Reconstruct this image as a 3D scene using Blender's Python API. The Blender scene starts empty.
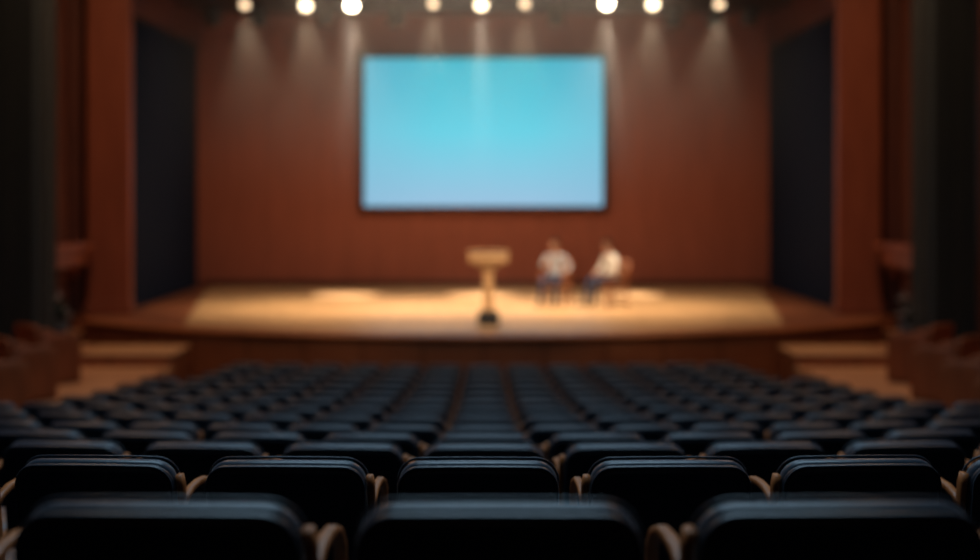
import bpy, bmesh, math, random
from mathutils import Vector, Matrix, Euler
random.seed(4)
SC = bpy.context.scene
COL = SC.collection

# ------------------------------------------------------------------ materials
def new_mat(name):
    m = bpy.data.materials.new(name); m.use_nodes = True
    nt = m.node_tree
    return m, nt, nt.nodes['Principled BSDF']

def plain(name, col, rough=0.6, metal=0.0, noise=0.0, scale=20, bump=0.0, spec=0.5, sheen=0.0):
    m, nt, b = new_mat(name)
    b.inputs['Roughness'].default_value = rough
    b.inputs['Metallic'].default_value = metal
    b.inputs['Specular IOR Level'].default_value = spec
    if sheen: b.inputs['Sheen Weight'].default_value = sheen
    tc = nt.nodes.new('ShaderNodeTexCoord')
    n = nt.nodes.new('ShaderNodeTexNoise'); n.inputs['Scale'].default_value = scale
    n.inputs['Detail'].default_value = 4
    nt.links.new(tc.outputs['Object'], n.inputs['Vector'])
    r = nt.nodes.new('ShaderNodeValToRGB')
    k = max(noise, 0.05)
    r.color_ramp.elements[0].position = 0.3; r.color_ramp.elements[1].position = 0.7
    r.color_ramp.elements[0].color = [c*(1-k) for c in col]+[1]
    r.color_ramp.elements[1].color = [min(1, c*(1+k)) for c in col]+[1]
    nt.links.new(n.outputs['Fac'], r.inputs['Fac'])
    nt.links.new(r.outputs['Color'], b.inputs['Base Color'])
    if bump:
        bp = nt.nodes.new('ShaderNodeBump'); bp.inputs['Strength'].default_value = bump
        bp.inputs['Distance'].default_value = 0.003
        nt.links.new(n.outputs['Fac'], bp.inputs['Height'])
        nt.links.new(bp.outputs['Normal'], b.inputs['Normal'])
    return m

def wood(name, c1, c2, rough=0.4, scale=(1, 1, 1), grain=9.0, plank=None, axis='X', seam=0.55, spec=0.5):
    m, nt, b = new_mat(name)
    b.inputs['Roughness'].default_value = rough
    b.inputs['Specular IOR Level'].default_value = spec
    tc = nt.nodes.new('ShaderNodeTexCoord')
    mp = nt.nodes.new('ShaderNodeMapping'); mp.inputs['Scale'].default_value = scale
    nt.links.new(tc.outputs['Object'], mp.inputs['Vector'])
    n = nt.nodes.new('ShaderNodeTexNoise'); n.inputs['Scale'].default_value = grain
    n.inputs['Detail'].default_value = 6; n.inputs['Distortion'].default_value = 0.6
    nt.links.new(mp.outputs['Vector'], n.inputs['Vector'])
    r = nt.nodes.new('ShaderNodeValToRGB')
    r.color_ramp.elements[0].position = 0.32; r.color_ramp.elements[1].position = 0.68
    r.color_ramp.elements[0].color = list(c1)+[1]; r.color_ramp.elements[1].color = list(c2)+[1]
    nt.links.new(n.outputs['Fac'], r.inputs['Fac'])
    out = r.outputs['Color']
    if plank:
        sp = nt.nodes.new('ShaderNodeSeparateXYZ'); nt.links.new(tc.outputs['Object'], sp.inputs[0])
        md = nt.nodes.new('ShaderNodeMath'); md.operation = 'PINGPONG'; md.inputs[1].default_value = plank/2
        nt.links.new(sp.outputs[axis], md.inputs[0])
        lt = nt.nodes.new('ShaderNodeMath'); lt.operation = 'LESS_THAN'; lt.inputs[1].default_value = plank*0.03
        nt.links.new(md.outputs[0], lt.inputs[0])
        mx = nt.nodes.new('ShaderNodeMix'); mx.data_type = 'RGBA'; mx.blend_type = 'MULTIPLY'
        nt.links.new(lt.outputs[0], mx.inputs['Factor'])
        nt.links.new(out, mx.inputs['A']); mx.inputs['B'].default_value = (seam, seam, seam, 1)
        out = mx.outputs['Result']
    nt.links.new(out, b.inputs['Base Color'])
    return m

def emis(name, col, st):
    m, nt, b = new_mat(name)
    b.inputs['Base Color'].default_value = (0.02, 0.02, 0.02, 1)
    b.inputs['Emission Color'].default_value = list(col)+[1]
    b.inputs['Emission Strength'].default_value = st
    return m

M_seat = plain('seat_upholstery', (0.020, 0.033, 0.051), 0.36, noise=0.25, scale=60, bump=0.25, spec=0.55, sheen=0.12)
M_shell = plain('seat_back_shell', (0.011, 0.018, 0.028), 0.40, noise=0.2, scale=80, bump=0.15)
M_arm = wood('seat_arm_wood', (0.28, 0.082, 0.022), (0.40, 0.125, 0.034), 0.45, (6, 1, 1), 10, spec=0.3)
M_metal = plain('dark_metal', (0.012, 0.012, 0.013), 0.6, 0.0, spec=0.3)
M_black = plain('matte_black', (0.012, 0.012, 0.014), 0.6)
M_carpet = plain('carpet_dark', (0.010, 0.010, 0.014), 0.95, noise=0.4, scale=120, bump=0.4, spec=0.1)
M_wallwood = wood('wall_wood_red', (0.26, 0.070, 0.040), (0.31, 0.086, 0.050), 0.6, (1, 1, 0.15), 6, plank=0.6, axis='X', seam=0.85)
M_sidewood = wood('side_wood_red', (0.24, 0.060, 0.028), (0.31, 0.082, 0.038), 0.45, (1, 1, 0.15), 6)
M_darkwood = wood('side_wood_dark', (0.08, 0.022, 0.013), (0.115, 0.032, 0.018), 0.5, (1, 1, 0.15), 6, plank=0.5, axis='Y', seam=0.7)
M_navy = plain('navy_drape', (0.008, 0.013, 0.030), 0.95, noise=0.2, spec=0.15)
M_floor = wood('stage_maple', (0.58, 0.35, 0.17), (0.70, 0.43, 0.21), 0.42, (1, 0.12, 1), 7, plank=0.12, axis='X', seam=0.8)
M_border = wood('stage_border_wood', (0.24, 0.078, 0.033), (0.31, 0.105, 0.045), 0.4, (1, 0.15, 1), 7, plank=0.15, axis='X', seam=0.75)
M_fascia = wood('stage_fascia_wood', (0.30, 0.078, 0.027), (0.37, 0.105, 0.037), 0.4, (0.3, 0.3, 1), 7, plank=0.9, axis='X', seam=0.6)
M_nosing = wood('stage_nosing_wood', (0.42, 0.13, 0.045), (0.52, 0.17, 0.06), 0.4, (0.3, 0.3, 1), 7)
M_gallery = wood('gallery_floor_wood', (0.42, 0.18, 0.075), (0.54, 0.25, 0.11), 0.45, (1, 0.15, 1), 7, plank=0.14, axis='X', seam=0.7)
M_step = wood('step_wood', (0.50, 0.25, 0.11), (0.62, 0.33, 0.15), 0.45, (0.2, 1, 1), 7)
M_curtain = plain('curtain_grey', (0.018, 0.023, 0.025), 0.85, noise=0.2, scale=30, sheen=0.1, spec=0.2)
M_curthilite = plain('curtain_edge_highlight', (0.060, 0.076, 0.082), 0.8, noise=0.2, scale=30, sheen=0.1, spec=0.2)  # paler curtain grey, the vertical edge highlight painted as colour
M_ceil = plain('ceiling_dark', (0.05, 0.022, 0.016), 0.8)
M_lect = wood('lectern_wood', (0.55, 0.30, 0.13), (0.68, 0.40, 0.19), 0.4, (0.2, 1, 1), 8)
M_chairw = wood('chair_wood', (0.27, 0.09, 0.035), (0.38, 0.13, 0.05), 0.4, (1, 1, 0.3), 10)
M_galw = wood('gallery_chair_wood', (0.20, 0.048, 0.016), (0.28, 0.07, 0.022), 0.5, (1, 1, 0.3), 10, spec=0.25)
M_cush = plain('chair_cushion', (0.22, 0.09, 0.045), 0.8)
M_sidecush = plain('gallery_cushion', (0.016, 0.007, 0.006), 0.9, spec=0.1)
M_skin = plain('skin', (0.46, 0.24, 0.16), 0.5, noise=0.05)
M_hair = plain('hair', (0.014, 0.008, 0.006), 0.85, noise=0.3, scale=90, spec=0.15)
M_eye = plain('eye_white', (0.7, 0.7, 0.7), 0.3)
M_iris = plain('iris', (0.02, 0.012, 0.01), 0.3)
M_lip = plain('lips', (0.35, 0.12, 0.10), 0.5)
M_white = plain('shirt_white', (0.80, 0.79, 0.76), 0.8)
M_grey = plain('shirt_grey', (0.36, 0.37, 0.42), 0.8)
M_jeans = plain('trousers_navy', (0.02, 0.032, 0.08), 0.85)
M_shoe = plain('shoe_dark', (0.02, 0.015, 0.013), 0.4)
M_leaf = plain('leaf', (0.03, 0.06, 0.05), 0.5)
M_petal = plain('petal', (0.55, 0.5, 0.5), 0.6)
M_pot = plain('pot_ceramic', (0.05, 0.05, 0.06), 0.4)
M_lampw = emis('lamp_lens_bright', (1.0, 0.86, 0.62), 22)
M_lampm = emis('lamp_lens_medium', (1.0, 0.80, 0.52), 7)
M_lampd = emis('lamp_lens_dim', (1.0, 0.70, 0.42), 3)

# ------------------------------------------------------------------ mesh builder
class MB:
    def __init__(s): s.bm = bmesh.new(); s.mats = []
    def mi(s, m):
        if m not in s.mats: s.mats.append(m)
        return s.mats.index(m)
    def _tag(s, faces, m, smooth=False):
        i = s.mi(m)
        for f in faces: f.material_index = i; f.smooth = smooth
    def box(s, c, size, m, rot=None, bevel=0.0):
        r = bmesh.ops.create_cube(s.bm, size=1.0)
        vs = r['verts']
        bmesh.ops.scale(s.bm, vec=size, verts=vs)
        fs = set(f for v in vs for f in v.link_faces)
        if bevel:
            es = list(set(e for v in vs for e in v.link_edges))
            rb = bmesh.ops.bevel(s.bm, geom=es, offset=bevel, segments=2, affect='EDGES', profile=0.6)
            vs = list(set(v for f in rb['faces'] for v in f.verts) | set(v for v in vs if v.is_valid))
            fs = set(f for v in vs for f in v.link_faces)
        M = Matrix.Translation(c)
        if rot: M = M @ Euler(rot).to_matrix().to_4x4()
        bmesh.ops.transform(s.bm, matrix=M, verts=vs)
        s._tag(fs, m)
    def cyl(s, p0, p1, r0, r1, m, seg=20, caps=True):
        p0 = Vector(p0); p1 = Vector(p1); d = p1-p0
        r = bmesh.ops.create_cone(s.bm, cap_ends=caps, segments=seg, radius1=r0, radius2=r1, depth=d.length)
        q = d.to_track_quat('Z', 'Y')
        bmesh.ops.transform(s.bm, matrix=Matrix.Translation((p0+p1)/2) @ q.to_matrix().to_4x4(), verts=r['verts'])
        fs = set(f for v in r['verts'] for f in v.link_faces)
        s._tag(fs, m)
        for f in fs: f.smooth = len(f.verts) == 4
    def sph(s, c, rad, m, seg=16, scale=(1, 1, 1), rot=None):
        r = bmesh.ops.create_uvsphere(s.bm, u_segments=seg, v_segments=max(6, seg*2//3), radius=rad)
        M = Matrix.Translation(c)
        if rot: M = M @ Euler(rot).to_matrix().to_4x4()
        M = M @ Matrix.Diagonal((*scale, 1))
        bmesh.ops.transform(s.bm, matrix=M, verts=r['verts'])
        s._tag(set(f for v in r['verts'] for f in v.link_faces), m, True)
    def sweep(s, pts, w, t, m, up=Vector((1, 0, 0)), closed=False, n=8):
        pts = [Vector(p) for p in pts]; rings = []
        N = len(pts)
        for i, p in enumerate(pts):
            a = pts[(i-1) % N] if (closed or i > 0) else p
            b = pts[(i+1) % N] if (closed or i < N-1) else p
            tan = (b-a).normalized(); side = tan.cross(up).normalized()
            ring = []
            for k in range(n):
                an = 2*math.pi*(k+.5)/n
                cx = math.copysign(abs(math.cos(an))**0.5, math.cos(an)); sy = math.copysign(abs(math.sin(an))**0.5, math.sin(an))
                ring.append(s.bm.verts.new(p + up*(cx*w/2) + side*(sy*t/2)))
            rings.append(ring)
        fs = []
        cnt = N if closed else N-1
        for i in range(cnt):
            A = rings[i]; B = rings[(i+1) % N]
            for k in range(n):
                fs.append(s.bm.faces.new((A[k], A[(k+1) % n], B[(k+1) % n], B[k])))
        if not closed:
            fs.append(s.bm.faces.new(rings[0])); fs.append(s.bm.faces.new(rings[-1][::-1]))
        s._tag(fs, m, True)
    def slab(s, outline_fn, prof, m, fn):
        rings = []
        for ins, dp in prof:
            rings.append([s.bm.verts.new(fn(u, v, dp)) for u, v in outline_fn(ins)])
        fs = []
        n = len(rings[0])
        for A, B in zip(rings, rings[1:]):
            for k in range(n):
                fs.append(s.bm.faces.new((A[k], A[(k+1) % n], B[(k+1) % n], B[k])))
        for ring, (ins, dp), flip in ((rings[0], prof[0], True), (rings[-1], prof[-1], False)):
            o = outline_fn(ins); cu = sum(p[0] for p in o)/n; cv = sum(p[1] for p in o)/n
            prev = ring
            for sc in (0.7, 0.35):
                cur = [s.bm.verts.new(fn(cu+(u-cu)*sc, cv+(v-cv)*sc, dp)) for u, v in o]
                for k in range(n):
                    fs.append(s.bm.faces.new((prev[k], prev[(k+1) % n], cur[(k+1) % n], cur[k])))
                prev = cur
            c = s.bm.verts.new(fn(cu, cv, dp))
            for k in range(n): fs.append(s.bm.faces.new((prev[k], prev[(k+1) % n], c)))
        s._tag(fs, m, True)
    def poly_prism(s, pts, z0, z1, m_top, m_side):
        lo = [s.bm.verts.new((x, y, z0)) for x, y in pts]; hi = [s.bm.verts.new((x, y, z1)) for x, y in pts]
        n = len(pts)
        s._tag([s.bm.faces.new(hi)], m_top); s._tag([s.bm.faces.new(lo[::-1])], m_side)
        s._tag([s.bm.faces.new((lo[k], lo[(k+1) % n], hi[(k+1) % n], hi[k])) for k in range(n)], m_side)
    def mesh(s, name):
        bmesh.ops.recalc_face_normals(s.bm, faces=s.bm.faces)
        me = bpy.data.meshes.new(name); s.bm.to_mesh(me); s.bm.free()
        for m in s.mats: me.materials.append(m)
        return me
    def obj(s, name, loc=(0, 0, 0), rotz=0.0, parent=None):
        o = bpy.data.objects.new(name, s.mesh(name)); COL.objects.link(o)
        o.location = loc; o.rotation_euler = (0, 0, rotz)
        if parent: o.parent = parent
        return o

def box_obj(name, lo, hi, m, bevel=0):
    b = MB(); c = [(l+h)/2 for l, h in zip(lo, hi)]
    b.box((0, 0, 0), [h-l for l, h in zip(lo, hi)], m, bevel=bevel)
    return b.obj(name, c)

def empty(name, loc=(0, 0, 0), rotz=0):
    e = bpy.data.objects.new(name, None); COL.objects.link(e); e.location = loc; e.rotation_euler = (0, 0, rotz); e.empty_display_size = .2
    return e

def rrect(w, h0, h1, r, rb, dome=0.0, seg=6):
    def f(ins):
        W = w-ins; B = h0+ins; T = h1-ins; R = max(r-ins, 0.004); RB = max(rb-ins, 0.004); pts = []
        for cx, cz, a0, rr in ((W-R, T-R, 0, R), (-W+R, T-R, 90, R), (-W+RB, B+RB, 180, RB), (W-RB, B+RB, 270, RB)):
            for k in range(seg+1):
                a = math.radians(a0+90*k/seg)
                pts.append((cx+rr*math.cos(a), cz+rr*math.sin(a)))
            if a0 == 0:
                for t in (0.25, 0.5, 0.75): pts.append(((W-R)*(1-2*t), T))
            if a0 == 180:
                for t in (0.25, 0.5, 0.75): pts.append((-(W-RB)*(1-2*t), B))
        return [(u, v+(dome*(1-(u/w)**2) if v > (h0+h1)/2 else 0)) for u, v in pts]
    return f

CZ = 3.12; STZ = 1.0

# ------------------------------------------------------------------ theatre seat
def build_seat_mesh(sides):
    b = MB()
    def bend(u, v, d):
        return Vector((u, d + 0.55*u*u - (v-0.42)*0.16, v))
    o1 = rrect(0.252, 0.40, 0.893, 0.068, 0.05, 0.010)
    b.slab(o1, [(0.028, 0.062), (0.010, 0.056), (0.001, 0.042), (0.0, 0.028), (0.004, 0.012), (0.014, 0.004)], M_seat, bend)
    o2 = rrect(0.255, 0.34, 0.886, 0.070, 0.05, 0.010)
    b.slab(o2, [(0.012, 0.008), (0.003, 0.000), (0.0, -0.012), (0.004, -0.024), (0.016, -0.031), (0.03, -0.033), (0.036, -0.030)], M_shell, bend)
    for fn_, d in ((rrect(0.256, 0.40, 0.897, 0.070, 0.05, 0.010), 0.052), (rrect(0.250, 0.35, 0.882, 0.066, 0.05, 0.010), -0.027)):
        pts = [bend(u, v, d) for u, v in fn_(0)]
        b.sweep(pts, 0.007, 0.007, M_seat, up=Vector((0, 1, 0)), closed=True, n=6)
    o3 = rrect(0.235, 0.03, 0.47, 0.05, 0.06, 0, seg=5)
    a = math.radians(9)
    def cf(u, v, d):
        return Vector((u, 0.03+v*math.cos(a)-d*math.sin(a), 0.385+v*math.sin(a)+d*math.cos(a)))
    b.slab(o3, [(0.02, -0.05), (0.004, -0.04), (0.0, -0.01), (0.003, 0.03), (0.02, 0.045)], M_seat, cf)
    for sx in sides:
        X = 0.268*sx
        pts = []
        for v in (0.44, 0.5, 0.6, 0.7, 0.78, 0.82):
            p = bend(0.255, v, 0.02); pts.append((X, p.y, v))
        pts.append((X-0.006*sx, bend(.255, .85, .02).y+0.003, 0.848))
        b.sweep(pts, 0.022, 0.045, M_arm)
        yb = bend(0.255, 0.77, 0.02).y
        P = [(yb-0.005, 0.735), (yb+0.04, 0.768), (yb+0.10, 0.782), (yb+0.18, 0.784), (yb+0.27, 0.776), (yb+0.35, 0.752), (yb+0.40, 0.715), (yb+0.415, 0.67), (yb+0.39, 0.605), (yb+0.33, 0.55), (yb+0.24, 0.50), (yb+0.12, 0.46), (yb+0.04, 0.44)]
        b.sweep([(X, y, z) for y, z in P], 0.028, 0.022, M_arm)
    for sx in (-1, 1):
        X = 0.266*sx
        b.box((X, 0.12, 0.225), (0.025, 0.10, 0.41), M_metal, bevel=0.004)
        b.box((X, 0.13, 0.012), (0.026, 0.34, 0.024), M_metal, bevel=0.006)
        b.cyl((X*0.8, 0.12, 0.40), (X, 0.12, 0.40), 0.02, 0.02, M_metal, 10)
    return b.mesh('theater_seat')
SEAT = {-1: build_seat_mesh((1,)), 1: build_seat_mesh((-1,)), 0: build_seat_mesh(())}

rows = [(2.45, .549), (4.2, .820), (5.7, 1.050), (7.1, 1.258), (8.4, 1.438), (9.6, 1.580), (10.7, 1.70), (11.7, 1.797),
        (12.65, 1.885), (13.55, 1.949), (14.45, 2.013), (15.35, 2.071), (16.25, 2.13), (17.15, 2.187)]
RARC = 26.0
def arc(x, r=RARC): return x*x/(2*r)
block_b = empty('theater_seating_block')
block_f = empty('theater_seating_block')
fl = MB()
XW = 7.4
def strip(y0, y1, z, bottom=-0.3):
    N = 24; xs = [-XW+2*XW*i/N for i in range(N+1)]
    pts = [(x, y0+(arc(x) if y0 > -2 else 0)) for x in xs] + [(x, y1+arc(x)) for x in reversed(xs)]
    fl.poly_prism(pts, bottom, z, M_carpet, M_carpet)
for i, (d, drop) in enumerate(rows):
    zf = CZ-0.905-drop
    y0 = -3.2 if i == 0 else d-0.32
    y1 = rows[i+1][0]-0.32 if i+1 < len(rows) else 17.9
    strip(y0, y1, zf)
    sp = 0.604 if i == 0 else (0.588 if i == 1 else (0.59 if i < 4 else 0.50))
    sc = 1.0 if i < 4 else 0.91
    if i == 1: sc = 0.97
    half = 5.9 if d < 11 else (4.05 if d < 12 else 4.0 - (d-12)*0.075)
    n = int((half-0.25)/sp)
    off = 0.027 if i == 0 else (-0.018 if i == 1 else 0.0)
    for k in range(-n, n+1):
        x = k*sp+off
        sg = (k > 0)-(k < 0)
        o = bpy.data.objects.new('theater_seat' if i < 2 else 'seat', SEAT[sg]); COL.objects.link(o)
        o.location = (x, d+arc(x), zf); o.rotation_euler = (0, 0, x/RARC + random.uniform(-.008, .008)); o.scale = (sc, 1, 1)
        if i >= 2: o.parent = block_b if d < 11 else block_f
N = 24
xs = [-XW+2*XW*i/N for i in range(N+1)]
fl.poly_prism([(x, 17.9+arc(x)) for x in xs]+[(XW, 30.0), (-XW, 30.0)], -0.3, -0.0, M_carpet, M_carpet)
fl.obj('floor')

# ------------------------------------------------------------------ stage
def sf(x, y0=20.0, R=10.0): return y0 + R - math.sqrt(R*R-x*x)
st = MB()
xs = [-6.6+13.2*i/60 for i in range(61)]
st.poly_prism([(x, sf(x)) for x in xs]+[(6.6, 23.1), (7.32, 23.1), (7.32, 29.99), (-7.32, 29.99), (-7.32, 23.1), (-6.6, 23.1)], 0.0, STZ-0.001, M_border, M_fascia)
st.sweep([(x, sf(x)-0.03, STZ-0.035) for x in xs], 0.07, 0.09, M_nosing, up=Vector((0, 0, 1)))
st.sweep([(x, sf(x)-0.015, 0.1) for x in xs], 0.2, 0.03, M_darkwood, up=Vector((0, 0, 1)))
st.obj('stage')
si = MB()
xs2 = [-4.75+9.5*i/40 for i in range(41)]
pts = [(x, sf(x)+0.35) for x in xs2]+[(5.9, 28.9), (5.9, 29.9), (-5.9, 29.9), (-5.9, 28.9)]
si.poly_prism(pts, STZ-0.0005, STZ+0.004, M_floor, M_floor)
si.obj('stage_floor')

for sgn, side in ((-1, 'left'), (1, 'right')):
    g = MB()
    P = [(4.2, 12.1), (7.38, 12.1), (7.38, 23.05), (6.65, 23.05), (6.65, 21.0), (5.9, 20.75), (5.9, 17.8), (4.2, 17.8)]
    P = [(sgn*x, y) for x, y in P]
    if sgn < 0: P = P[::-1]
    g.poly_prism(P, 0.0, 0.78, M_gallery, M_fascia)
    g.obj('gallery_platform')
    s_ = MB()
    for j, (z, y) in enumerate(((0.19, 18.6), (0.38, 18.95), (0.57, 19.3), (0.76, 19.65))):
        yend = 20.75
        s_.box((sgn*5.18, (y+yend)/2, z-0.1), (1.36, yend-y, 0.189), M_fascia)
        s_.box((sgn*5.18, y+0.17 if j < 3 else (y+yend)/2, z-0.01), (1.38, 0.40 if j < 3 else yend-y+.04, 0.04), M_step, bevel=0.008)
    s_.obj('stage_steps')
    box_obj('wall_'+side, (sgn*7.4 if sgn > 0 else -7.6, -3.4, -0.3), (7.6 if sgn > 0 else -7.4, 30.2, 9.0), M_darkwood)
    c = MB(); n = 90; A = []; B = []; C = []; D = []
    for i in range(n+1):
        y = 23.75+(29.9-23.75)*i/n; x = sgn*6.28+0.03*math.sin(i*0.9)
        A.append(c.bm.verts.new((x, y, STZ+0.01))); B.append(c.bm.verts.new((x, y, 6.24)))
    c._tag([c.bm.faces.new((A[i], A[i+1], B[i+1], B[i])) for i in range(n)], M_navy, True)
    c.cyl((sgn*6.28, 23.75, 6.26), (sgn*6.28, 29.9, 6.26), 0.025, 0.025, M_black, 10)
    c.obj('wing_drape')
    box_obj('drape_valance', (min(sgn*6.2, sgn*6.32), 23.55, 6.3), (max(sgn*6.2, sgn*6.32), 29.95, 6.99), M_darkwood)
    p = MB()
    x0, x1 = 6.06, 6.80
    p.box((sgn*(x0+x1)/2, 23.4, 4.0), (x1-x0, 0.2, 5.96), M_sidewood, bevel=0.015)
    p.box((sgn*(x0+x1)/2, 23.4, 1.13), (x1-x0+.04, 0.26, 0.24), M_sidewood, bevel=0.015)
    p.box((sgn*(x0+x1)/2, 23.4, 6.85), (x1-x0+.04, 0.26, 0.18), M_sidewood, bevel=0.015)
    p.obj('pilaster')
    r = MB()
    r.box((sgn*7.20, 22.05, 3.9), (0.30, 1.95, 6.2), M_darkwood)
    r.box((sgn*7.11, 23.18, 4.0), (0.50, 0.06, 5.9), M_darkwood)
    r.obj('wood_panelling')
    l = MB()
    l.box((sgn*6.83, 22.1, 2.2), (0.42, 2.0, 0.09), M_sidewood, bevel=0.015)
    l.box((sgn*6.88, 22.1, 2.02), (0.3, 1.9, 0.28), M_sidewood, bevel=0.015)
    for yy in (21.3, 22.1, 22.9): l.box((sgn*6.94, yy, 1.8), (0.18, 0.08, 0.25), M_sidewood, bevel=0.01)
    l.obj('wall_ledge')
    c = MB(); n = 80; A = []; B = []
    for i in range(n+1):
        t = i/n; x = sgn*(6.56+0.8*t); y = 20.35+0.07*math.sin(i*0.75)+0.02*math.sin(i*2.1)
        A.append(c.bm.verts.new((x, y, 0.80))); B.append(c.bm.verts.new((x*1.0, y, 8.4)))
    fs = [c.bm.faces.new((A[i], A[i+1], B[i+1], B[i])) for i in range(n)]
    c._tag(fs, M_curtain, True); c._tag(fs[5:18], M_curthilite, True)  # highlight band painted near the inner edge
    A = []; B = []
    for i in range(21):
        t = i/20; y = 20.35+0.5*t; x = sgn*(6.56+0.03*math.sin(i*1.3))
        A.append(c.bm.verts.new((x, y, 0.80))); B.append(c.bm.verts.new((x, y, 8.4)))
    c._tag([c.bm.faces.new((A[i], A[i+1], B[i+1], B[i])) for i in range(20)], M_curtain, True)
    c.cyl((sgn*6.5, 20.4, 8.42), (sgn*7.38, 20.4, 8.42), 0.03, 0.03, M_black, 10)
    c.obj('stage_curtain')

box_obj('wall_back', (-7.4, 30.0, -0.3), (7.4, 30.2, 9.0), M_wallwood)
box_obj('wall_rear', (-7.6, -3.4, -0.3), (7.6, -3.2, 9.0), M_darkwood)
box_obj('ceiling', (-7.6, -3.4, 8.6), (7.6, 23.3, 8.8), M_ceil)
box_obj('stage_ceiling', (-7.4, 23.3, 7.0), (7.4, 30.0, 7.2), M_ceil)
box_obj('trim_header', (-7.4, 23.28, 7.2), (7.4, 23.5, 8.6), M_sidewood)
box_obj('baseboard_back', (-6.2, 29.93, STZ+0.005), (6.2, 29.995, STZ+0.16), M_darkwood, 0.01)

# ------------------------------------------------------------------ screen
m, nt, b = new_mat('screen_image')
tc = nt.nodes.new('ShaderNodeTexCoord'); sp = nt.nodes.new('ShaderNodeSeparateXYZ')
nt.links.new(tc.outputs['Object'], sp.inputs[0])
mr = nt.nodes.new('ShaderNodeMapRange'); mr.inputs['From Min'].default_value = -1.62; mr.inputs['From Max'].default_value = 1.62
nt.links.new(sp.outputs['Z'], mr.inputs['Value'])
rp = nt.nodes.new('ShaderNodeValToRGB')
rp.color_ramp.elements[0].color = (0.29, 0.49, 0.68, 1)
rp.color_ramp.elements[1].color = (0.0, 0.46, 0.60, 1)
e = rp.color_ramp.elements.new(0.5); e.color = (0.10, 0.60, 0.75, 1)
nt.links.new(mr.outputs[0], rp.inputs['Fac'])
b.inputs['Base Color'].default_value = (0.01, 0.01, 0.01, 1)
b.inputs['Roughness'].default_value = 0.7
ax = nt.nodes.new('ShaderNodeMath'); ax.operation = 'ABSOLUTE'; nt.links.new(sp.outputs['X'], ax.inputs[0])
mr2 = nt.nodes.new('ShaderNodeMapRange'); mr2.inputs['From Min'].default_value = 1.0; mr2.inputs['From Max'].default_value = 2.7
mr2.inputs['To Max'].default_value = 0.5
nt.links.new(ax.outputs[0], mr2.inputs['Value'])
mx = nt.nodes.new('ShaderNodeMix'); mx.data_type = 'RGBA'
nt.links.new(mr2.outputs[0], mx.inputs['Factor']); nt.links.new(rp.outputs['Color'], mx.inputs['A']); mx.inputs['B'].default_value = (0.20, 0.45, 0.62, 1)
nt.links.new(mx.outputs['Result'], b.inputs['Emission Color']); b.inputs['Emission Strength'].default_value = 1.08
s_ = MB()
w, h = 5.22, 3.24
s_.box((0, 0, 0), (w, 0.04, h), m)
for sx in (-1, 1): s_.box((sx*(w/2+.05), 0, 0), (0.10, 0.10, h+.2), M_black, bevel=0.01)
for sz in (-1, 1): s_.box((0, 0, sz*(h/2+.05)), (w+.2, 0.10, 0.10), M_black, bevel=0.01)
s_.box((0, 0.05, 0), (w, 0.05, h), M_black)
s_.obj('projection_screen', (-0.01, 29.85, 4.41))

# ------------------------------------------------------------------ lectern
l = MB()
l.box((0, 0, 0.10), (0.34, 0.34, 0.20), M_black, bevel=0.015)
l.box((0, 0, 0.215), (0.25, 0.25, 0.03), M_black, bevel=0.008)
l.box((0, 0, 0.60), (0.15, 0.13, 0.76), M_lect, bevel=0.015)
l.box((0, 0, 0.965), (0.36, 0.28, 0.10), M_lect, bevel=0.02)
l.box((0, 0.0, 1.06), (0.62, 0.40, 0.14), M_lect, bevel=0.02)
l.box((0, 0.0, 1.15), (0.64, 0.44, 0.03), M_lect, rot=(-0.12, 0, 0), bevel=0.01)
l.box((0, 0.2, 1.14), (0.60, 0.02, 0.05), M_lect, bevel=0.006)
l.sweep([(0.2, -0.12, 1.16), (0.2, -0.10, 1.24), (0.19, -0.04, 1.29), (0.17, 0.03, 1.31)], 0.01, 0.01, M_metal)
l.sph((0.165, 0.05, 1.315), 0.018, M_metal, 10)
l.obj('lectern', (0.07, 21.5, STZ+0.004))

# ------------------------------------------------------------------ chairs on stage
def stage_chair(loc, rz):
    c = MB()
    o = rrect(0.25, -0.24, 0.24, 0.06, 0.06)
    c.slab(o, [(0.02, 0.40), (0, 0.41), (0, 0.425), (0.01, 0.435)], M_chairw, lambda u, v, d: Vector((u, v, d)))
    c.slab(rrect(0.23, -0.22, 0.22, .06, .06), [(0.01, 0.436), (0, 0.445), (0.01, 0.462), (0.04, 0.468)], M_cush, lambda u, v, d: Vector((u, v, d)))
    for sx in (-1, 1):
        c.sweep([(sx*.25, .22, 0), (sx*.245, .215, .2), (sx*.24, .21, .42), (sx*.25, .2, .6), (sx*.26, .17, .645), (sx*.265, .05, .66), (sx*.265, -.12, .66), (sx*.25, -.24, .68)], .04, .035, M_chairw)
        c.sweep([(sx*.24, -.27, 0), (sx*.235, -.23, .25), (sx*.235, -.235, .45), (sx*.235, -.27, .7), (sx*.23, -.32, .88)], .04, .04, M_chairw)
        c.sweep([(sx*.24, .2, .2), (sx*.236, -.235, .2)], .02, .03, M_chairw)
    def bk(u, v, d): return Vector((u, d-0.235-(v-.45)*.2 - 0.10*(1-(u/.24)**2)*0.5, v))
    c.slab(rrect(0.235, .56, .90, .05, .05, .02), [(0.01, -.02), (0, -.012), (0, .012), (0.01, .02)], M_chairw, bk)
    c.slab(rrect(0.20, .59, .87, .05, .05, .01), [(0.005, .02), (0, .028), (0.015, .042)], M_cush, bk)
    return c.obj('wooden_armchair', loc, rz)

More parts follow.
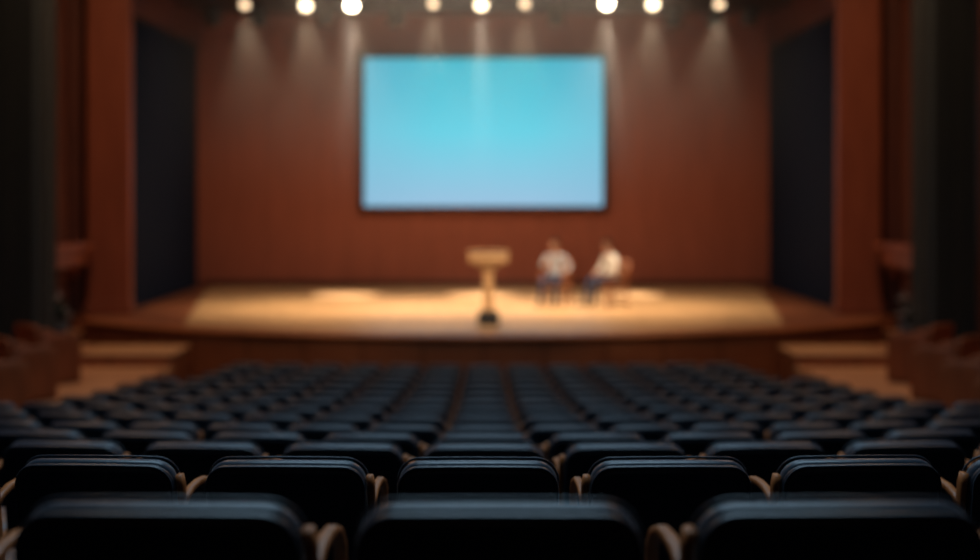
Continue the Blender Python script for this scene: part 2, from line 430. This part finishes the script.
# ------------------------------------------------------------------ gallery armchairs
def gallery_chair(loc, rz):
    c = MB()
    for sx in (-1, 1):
        c.slab(rrect(0.27, 0.0, 0.62, 0.14, 0.02), [(0.006, -.025), (0, -.018), (0, .018), (.006, .025)], M_galw, lambda u, v, d, sx=sx: Vector((sx*.29+d, u, v)))
    c.slab(rrect(0.27, .12, .72, .07, .03, .01), [(.01, -.03), (0, -.02), (0, .02), (.01, .03)], M_galw, lambda u, v, d: Vector((u, d-.25-(v-.4)*.12, v)))
    c.slab(rrect(0.24, .40, .68, .06, .03), [(.0, .02), (0, .05), (.02, .075)], M_sidecush, lambda u, v, d: Vector((u, d-.25-(v-.4)*.12, v)))
    c.slab(rrect(0.25, -.22, .26, .05, .05), [(.01, .26), (0, .28), (0, .38), (.03, .41)], M_sidecush, lambda u, v, d: Vector((u, v, d)))
    return c.obj('gallery_armchair', loc, rz)
for sgn in (-1, 1):
    for y, x in ((14.0, 5.08), (15.3, 5.2), (16.7, 5.35), (12.8, 5.0)):
        gallery_chair((sgn*x, y, 0.78), (-0.75 if sgn < 0 else 0.75))

# ------------------------------------------------------------------ potted plants
def plant(loc):
    p = MB()
    p.cyl((0, 0, 0), (0, 0, 0.26), 0.09, 0.13, M_pot, 20)
    p.cyl((0, 0, 0.245), (0, 0, 0.275), 0.14, 0.14, M_pot, 20)
    rnd = random.Random(7)
    for i in range(44):
        a = rnd.uniform(0, 6.28); el = rnd.uniform(0.35, 1.45); L = rnd.uniform(0.25, 0.55)
        dirv = Vector((math.cos(a)*math.cos(el)*.5, math.sin(a)*math.cos(el)*.5, math.sin(el)))
        base = Vector((0, 0, .27)); sd = dirv.cross(Vector((0, 0, 1))).normalized()
        ctr = [base+dirv*L*t - Vector((0, 0, .10*t*t)) for t in (0, .35, .7, 1.0)]
        ws = (0.006, 0.03, 0.026, 0.002); vs = []
        for q, w_ in zip(ctr, ws): vs.append((p.bm.verts.new(q-sd*w_), p.bm.verts.new(q+sd*w_)))
        p._tag([p.bm.faces.new((vs[k][0], vs[k][1], vs[k+1][1], vs[k+1][0])) for k in range(3)], M_leaf, True)
        if i % 4 == 0: p.sph(ctr[-1], 0.028, M_petal, 8, (1, 1, .7))
    p.obj('potted_plant', loc)
plant((-6.72, 21.6, 0.78)); plant((6.72, 21.6, 0.78))

# ------------------------------------------------------------------ people
def skin_to_bm(verts, edges, radii, lvl=2):
    me = bpy.data.meshes.new('tmp'); me.from_pydata([tuple(v) for v in verts], edges, [])
    o = bpy.data.objects.new('tmp', me); COL.objects.link(o)
    o.modifiers.new('s', 'SKIN')
    for i, r in enumerate(radii):
        sv = me.skin_vertices[0].data[i]; sv.radius = r if isinstance(r, tuple) else (r, r); sv.use_root = (i == 0)
    s = o.modifiers.new('u', 'SUBSURF'); s.levels = lvl; s.render_levels = lvl
    dg = bpy.context.evaluated_depsgraph_get(); dg.update()
    ev = bpy.data.meshes.new_from_object(o.evaluated_get(dg))
    bpy.data.objects.remove(o)
    return ev

def seg_dist(p, a, b):
    ab = b-a; t = max(0, min(1, (p-a).dot(ab)/ab.length_squared)); return (p-a-ab*t).length

def person(name, loc, rz, shirt, hands_mode, leg_dir, head_yaw, lean=0.0):
    V = []; E = []; R = []; tag = []
    def add(p, r, par=None, t=None):
        V.append(Vector(p)); R.append(r); i = len(V)-1
        if par is not None: E.append((par, i)); tag.append((par, i, t))
        return i
    L = lean
    pel = add((0, 0, .555), (.15, .12))
    sp1 = add((0, -.02+L*.2, .70), (.135, .105), pel, 'top')
    ch = add((0, -.03+L*.6, .85), (.155, .115), sp1, 'top')
    uc = add((0, -.03+L*.9, .97), (.13, .095), ch, 'top')
    nb = add((0, -.02+L, 1.04), (.06, .06), uc, 'top')
    nk = add((0, .0+L*1.1, 1.09), (.052, .052), nb, 'skin')
    hb = add((0, .01+L*1.15, 1.14), (.05, .05), nk, 'skin')
    hands = []
    for sx in (-1, 1):
        sh = add((sx*.185, -.03+L*.9, .97), (.058, .058), uc, 'top')
        if hands_mode == 'lap':
            el = (sx*.27, .04+L*.6, .74); wr = (sx*.12, .27, .68)
        else:
            el = (sx*.30, -.02+L*.5, .75); wr = (sx*.27, .22, .69)
            if sx > 0: el = (.28, .05, .78); wr = (.13, .26, .88)
        e_ = add(el, (.045, .045), sh, 'arm'); w_ = add(wr, (.027, .024), e_, 'arm')
        hd = (Vector(wr)-Vector(el)).normalized(); hands.append((sx, Vector(wr), hd))
        hp = add((sx*.10, .03, .535), (.098, .095), pel, 'leg')
        lx, ly = leg_dir[0 if sx < 0 else 1]
        kn = add((sx*.13+lx*.2, .44, .53), (.064, .064), hp, 'leg')
        an = add((sx*.12+lx, .44+ly, .11), (.040, .043), kn, 'leg')
        hl = add((sx*.12+lx, .42+ly, .052), (.038, .036), an, 'shoe')
        to = add((sx*.13+lx, .60+ly, .040), (.042, .030), hl, 'shoe')
        tt = add((sx*.13+lx, .66+ly, .036), (.030, .022), to, 'shoe')
    ev = skin_to_bm(V, E, R)
    mats = {'top': shirt, 'arm': shirt, 'leg': M_jeans, 'shoe': M_shoe, 'skin': M_skin}
    b = MB()
    b.bm.from_mesh(ev)
    hem_n = Vector((0, -.25, 1)).normalized(); hem_p = Vector((0, 0, .60))
    bmesh.ops.bisect_plane(b.bm, geom=b.bm.verts[:]+b.bm.edges[:]+b.bm.faces[:], dist=1e-5, plane_co=hem_p, plane_no=hem_n)
    for f in b.bm.faces:
        c = f.calc_center_median(); best = min(tag, key=lambda t: seg_dist(c, V[t[0]], V[t[1]]))
        t = best[2]
        if t in ('top', 'leg') and c.y < .3 and c.z < .85: t = 'top' if (c-hem_p).dot(hem_n) > 0 else 'leg'
        f.material_index = b.mi(mats[t]); f.smooth = True
    for sx, wr, hd in hands:
        side = hd.cross(Vector((0, 0, 1))).normalized()
        thumb_side = -side if sx > 0 else side
        dn = side.cross(hd).normalized()
        if dn.z > 0: dn = -dn
        pc = wr+hd*.05
        ev = skin_to_bm([wr-hd*.02, wr+hd*.02, wr+hd*.055, wr+hd*.085], [(0, 1), (1, 2), (2, 3)], [(.022, .024), (.028, .02), (.038, .016), (.036, .013)], 2)
        n0 = len(b.bm.faces); b.bm.from_mesh(ev); b.bm.faces.ensure_lookup_table()
        for f in b.bm.faces[n0:]: f.material_index = b.mi(M_skin); f.smooth = True
        for k, (o_, ln) in enumerate(((-.028, .068), (-.0095, .078), (.0095, .073), (.027, .056))):
            o_ = -o_ if sx < 0 else o_
            r0 = pc + hd*.03 + side*o_
            p1 = r0+hd*ln*.45+dn*.006; p2 = p1+(hd*.7+dn*.7)*ln*.35; p3 = p2+(hd*.3+dn*.95)*ln*.28
            ev = skin_to_bm([r0, p1, p2, p3], [(0, 1), (1, 2), (2, 3)], [.0095, .009, .008, .0065], 1)
            n0 = len(b.bm.faces); b.bm.from_mesh(ev); b.bm.faces.ensure_lookup_table()
            for f in b.bm.faces[n0:]: f.material_index = b.mi(M_skin); f.smooth = True
        r0 = wr+hd*.025+thumb_side*.02; p1 = r0+hd*.02+thumb_side*.028+dn*.01; p2 = p1+hd*.028+thumb_side*.01+dn*.006; p3 = p2+hd*.022
        ev = skin_to_bm([r0, p1, p2, p3], [(0, 1), (1, 2), (2, 3)], [.012, .011, .0095, .007], 1)
        n0 = len(b.bm.faces); b.bm.from_mesh(ev); b.bm.faces.ensure_lookup_table()
        for f in b.bm.faces[n0:]: f.material_index = b.mi(M_skin); f.smooth = True
    hc = Vector((0, .03+L*1.2, 1.215)); HM = Matrix.Translation(hc) @ Matrix.Rotation(head_yaw, 4, 'Z')
    start = len(b.bm.verts)
    r = bmesh.ops.create_uvsphere(b.bm, u_segments=28, v_segments=20, radius=1)
    for v in r['verts']:
        x, y, z = v.co
        w_ = 0.076*(1-0.22*max(0, -z)**1.3)
        yy = 0.094*y
        if y > 0 and z < 0: yy *= (1-0.10*(-z))
        if y < 0 and z < -.2: yy *= (1-0.45*(-z-.2))
        zz = 0.118*z
        if y > 0.6 and -0.02 < z < 0.2 and 0.2 < abs(x) < 0.6: yy -= 0.006
        v.co = Vector((x*w_, yy, zz))
    b._tag(set(f for v in r['verts'] for f in v.link_faces), M_skin, True)
    b.sph((0, .095, -.02), .016, M_skin, 10, (.8, 1.1, 1.0)); b.cyl((0, .088, .022), (0, .100, -.018), .006, .013, M_skin, 10)
    for sx in (-1, 1):
        b.sph((sx*.030, .079, .008), .012, M_eye, 10, (1.1, .7, .75)); b.sph((sx*.030, .087, .008), .006, M_iris, 8, (1, .6, 1))
        b.box((sx*.031, .086, .030), (.030, .008, .006), M_hair, rot=(0, sx*.1, -sx*.3))
        b.sph((sx*.076, -.002, -.005), .026, M_skin, 10, (.35, .7, 1.15))
    b.sph((0, .076, -.058), .022, M_lip, 10, (1.05, .4, .3))
    b.sph((0, .048, -.088), .026, M_skin, 12, (1.2, .9, .8))
    r = bmesh.ops.create_uvsphere(b.bm, u_segments=28, v_segments=20, radius=1)
    kill = []
    for v in r['verts']:
        x, y, z = v.co
        lim = 0.34 if y > 0.45 else (-0.12 if y > 0 else -0.6)
        if z < lim: kill.append(v)
        nz = 1+0.03*math.sin(11*x+3)*math.sin(13*y)
        v.co = Vector((x*.090*nz, y*.108*nz-.008, z*.136*nz+.006))
    fs = set(f for v in r['verts'] for f in v.link_faces); b._tag(fs, M_hair, True)
    bmesh.ops.delete(b.bm, geom=kill, context='VERTS')
    b.bm.verts.ensure_lookup_table()
    bmesh.ops.transform(b.bm, matrix=HM, verts=b.bm.verts[start:])
    b.sweep([(0.056*math.cos(a), -.012+L+.056*math.sin(a), 1.055-.010*math.sin(a)) for a in [6.283*k/16 for k in range(16)]], .035, .018, shirt, up=Vector((0, 0, 1)), closed=True, n=6)
    return b.obj(name, loc, rz)

SCL = 0.91
def put(x, y, rz, *a, **k):
    c = stage_chair((x, y, STZ+0.004), rz); c.scale = (SCL,)*3
    fx = Vector((0, -.03, 0)); fx.rotate(Euler((0, 0, rz)))
    p = person(*a[:1], (x+fx.x, y+fx.y, STZ+0.008), rz, *a[1:], **k); p.scale = (SCL,)*3
put(1.32, 25.3, math.radians(180-20), 'seated_person', M_grey, 'arms', ((.0, -.02), (.05, .06)), math.radians(-25), lean=0.02)
put(2.32, 25.1, math.radians(180-62), 'seated_person', M_white, 'lap', ((.0, .05), (-.03, .12)), math.radians(10), lean=0.06)

# ------------------------------------------------------------------ stage lighting rig
BARY = 24.6
rig = MB()
for y, z in ((BARY, 6.86), (26.6, 6.80)):
    rig.cyl((-6.0, y, z), (6.0, y, z), 0.03, 0.03, M_black, 12)
    for x in (-5.5, -2.8, 0, 2.8, 5.5): rig.cyl((x, y, z), (x, y, 6.995), 0.015, 0.015, M_black, 8)
rig.obj('lighting_bar')

def stage_lamp(x, y, z, lensmat, tilt, rad=0.1):
    c = MB()
    T = Euler((tilt, 0, 0)).to_matrix()
    P = lambda v: T @ Vector(v)
    c.cyl(P((0, 0, .16)), P((0, 0, .30)), rad*.9, rad*.6, M_black, 20)
    c.cyl(P((0, 0, -.0)), P((0, 0, .16)), rad*1.05, rad*.9, M_black, 20)
    c.cyl(P((0, 0, -.012)), P((0, 0, .0)), rad, rad, lensmat, 24)
    c.cyl(P((0, 0, -.05)), P((0, 0, 0)), rad*1.15, rad*1.07, M_black, 20, caps=False)
    for sx in (-1, 1): c.box((sx*(rad*1.2), 0, .18), (.012, .04, .24), M_metal)
    c.box((0, 0, .30), (rad*2.5, .04, .012), M_metal)
    c.box((0, 0, .33), (.05, .06, .07), M_metal)
    return c.obj('stage_spotlight', (x, y, z))
lx = [(-4.32, 0), (-3.22, .6), (-2.39, 1), (-.92, 0), (-.05, .6), (.74, 0), (2.22, 1), (3.05, .5), (4.25, 0)]
for x, br in lx:
    stage_lamp(x, BARY, 6.50+random.uniform(-.03, .015), M_lampw if br == 1 else (M_lampm if br else M_lampd), -0.85, 0.10 if br else 0.08)
for x in (-5.3, -4.4, -3.1, -1.7, 1.4, 3.7, 4.5, 5.2):
    stage_lamp(x, 26.6, 6.42+random.uniform(-.02, .02), M_black, 0.4, 0.15)

WARM = (1, .76, .50)
def spot(x, y, z, tx, ty, tz, pw, ang, col=WARM, blend=.7, size=.12):
    l = bpy.data.lights.new('spot_lamp', 'SPOT'); l.energy = pw; l.spot_size = math.radians(ang); l.spot_blend = blend
    l.color = col; l.shadow_soft_size = size
    o = bpy.data.objects.new('spot_lamp', l); COL.objects.link(o); o.location = (x, y, z)
    o.rotation_euler = (Vector((tx, ty, tz))-Vector((x, y, z))).to_track_quat('-Z', 'Y').to_euler()
    return o
for x, br in lx:
    spot(x, BARY-.05, 6.30, x*0.85, 24.8, 1.0, 420+110*br, 60)
for x, tx in ((-2.39, -2.8), (-0.05, -.05), (2.22, 2.9)):
    spot(x, BARY, 6.32, tx, 27.6, 1.0, 5200, 16, (1, .84, .68), .9, .08)
for x, tx in ((-3.5, -1.2), (0, 0), (3.5, 1.5)):
    spot(x, 13.5, 8.3, tx, 23.6, 1.0, 2000, 28, WARM, .9, .12)

def area(name, loc, rot, sx, sy, pw, col):
    l = bpy.data.lights.new(name, 'AREA'); l.shape = 'RECTANGLE'; l.size = sx; l.size_y = sy; l.energy = pw; l.color = col
    o = bpy.data.objects.new(name, l); COL.objects.link(o); o.location = loc; o.rotation_euler = rot
    return o
area('stage_wash_light', (0, 25.0, 6.9), (math.radians(14), 0, 0), 7, .6, 190, (1, .72, .48))
area('seat_fill_light', (0, 13.0, 8.5), (math.radians(-8), 0, 0), 5, 3, 200, (.55, .78, 1.0))  # unseen cool overhead lamps, added for rim light on the seat tops
area('seat_fill_light', (0, 5.5, 8.5), (math.radians(-12), 0, 0), 5, 2, 350, (.50, .77, 1.0))
for sgn in (-1, 1):
    area('side_light', (sgn*5.4, 18.3, 8.3), (0, math.radians(sgn*4), 0), 1.0, 5, 150, (1, .60, .34))

m = bpy.data.materials.new('stage_haze'); m.use_nodes = True; nt = m.node_tree; nt.nodes.remove(nt.nodes['Principled BSDF'])
v = nt.nodes.new('ShaderNodeVolumeScatter'); v.inputs['Anisotropy'].default_value = 0.2
tc = nt.nodes.new('ShaderNodeTexCoord'); sp = nt.nodes.new('ShaderNodeSeparateXYZ'); nt.links.new(tc.outputs['Object'], sp.inputs[0])
mr = nt.nodes.new('ShaderNodeMapRange'); mr.interpolation_type = 'SMOOTHSTEP'
mr.inputs['From Min'].default_value = -2.2; mr.inputs['From Max'].default_value = 2.25; mr.inputs['To Min'].default_value = 0.0; mr.inputs['To Max'].default_value = 0.042
nt.links.new(sp.outputs['Z'], mr.inputs['Value']); nt.links.new(mr.outputs[0], v.inputs['Density'])
nt.links.new(v.outputs[0], nt.nodes['Material Output'].inputs['Volume'])
hz = MB(); hz.box((0, 0, 0), (12.0, 5.6, 4.4), m); hz.obj('stage_haze', (0, 26.6, 4.74))

w = bpy.data.worlds.new('world'); SC.world = w; w.use_nodes = True
w.node_tree.nodes['Background'].inputs[0].default_value = (.3, .4, .5, 1); w.node_tree.nodes['Background'].inputs[1].default_value = 0.02
SC.view_settings.view_transform = 'Standard'
SC.view_settings.look = 'None'

cam = bpy.data.cameras.new('camera'); co = bpy.data.objects.new('camera', cam); COL.objects.link(co)
co.location = (0, 0, CZ); co.rotation_euler = (math.radians(90), 0, 0)
cam.lens = 50; cam.sensor_width = 36; cam.shift_y = -89/980; cam.shift_x = 6/980
cam.dof.use_dof = True; cam.dof.focus_distance = 3.8; cam.dof.aperture_fstop = 1.15
cam.clip_end = 100
SC.camera = co
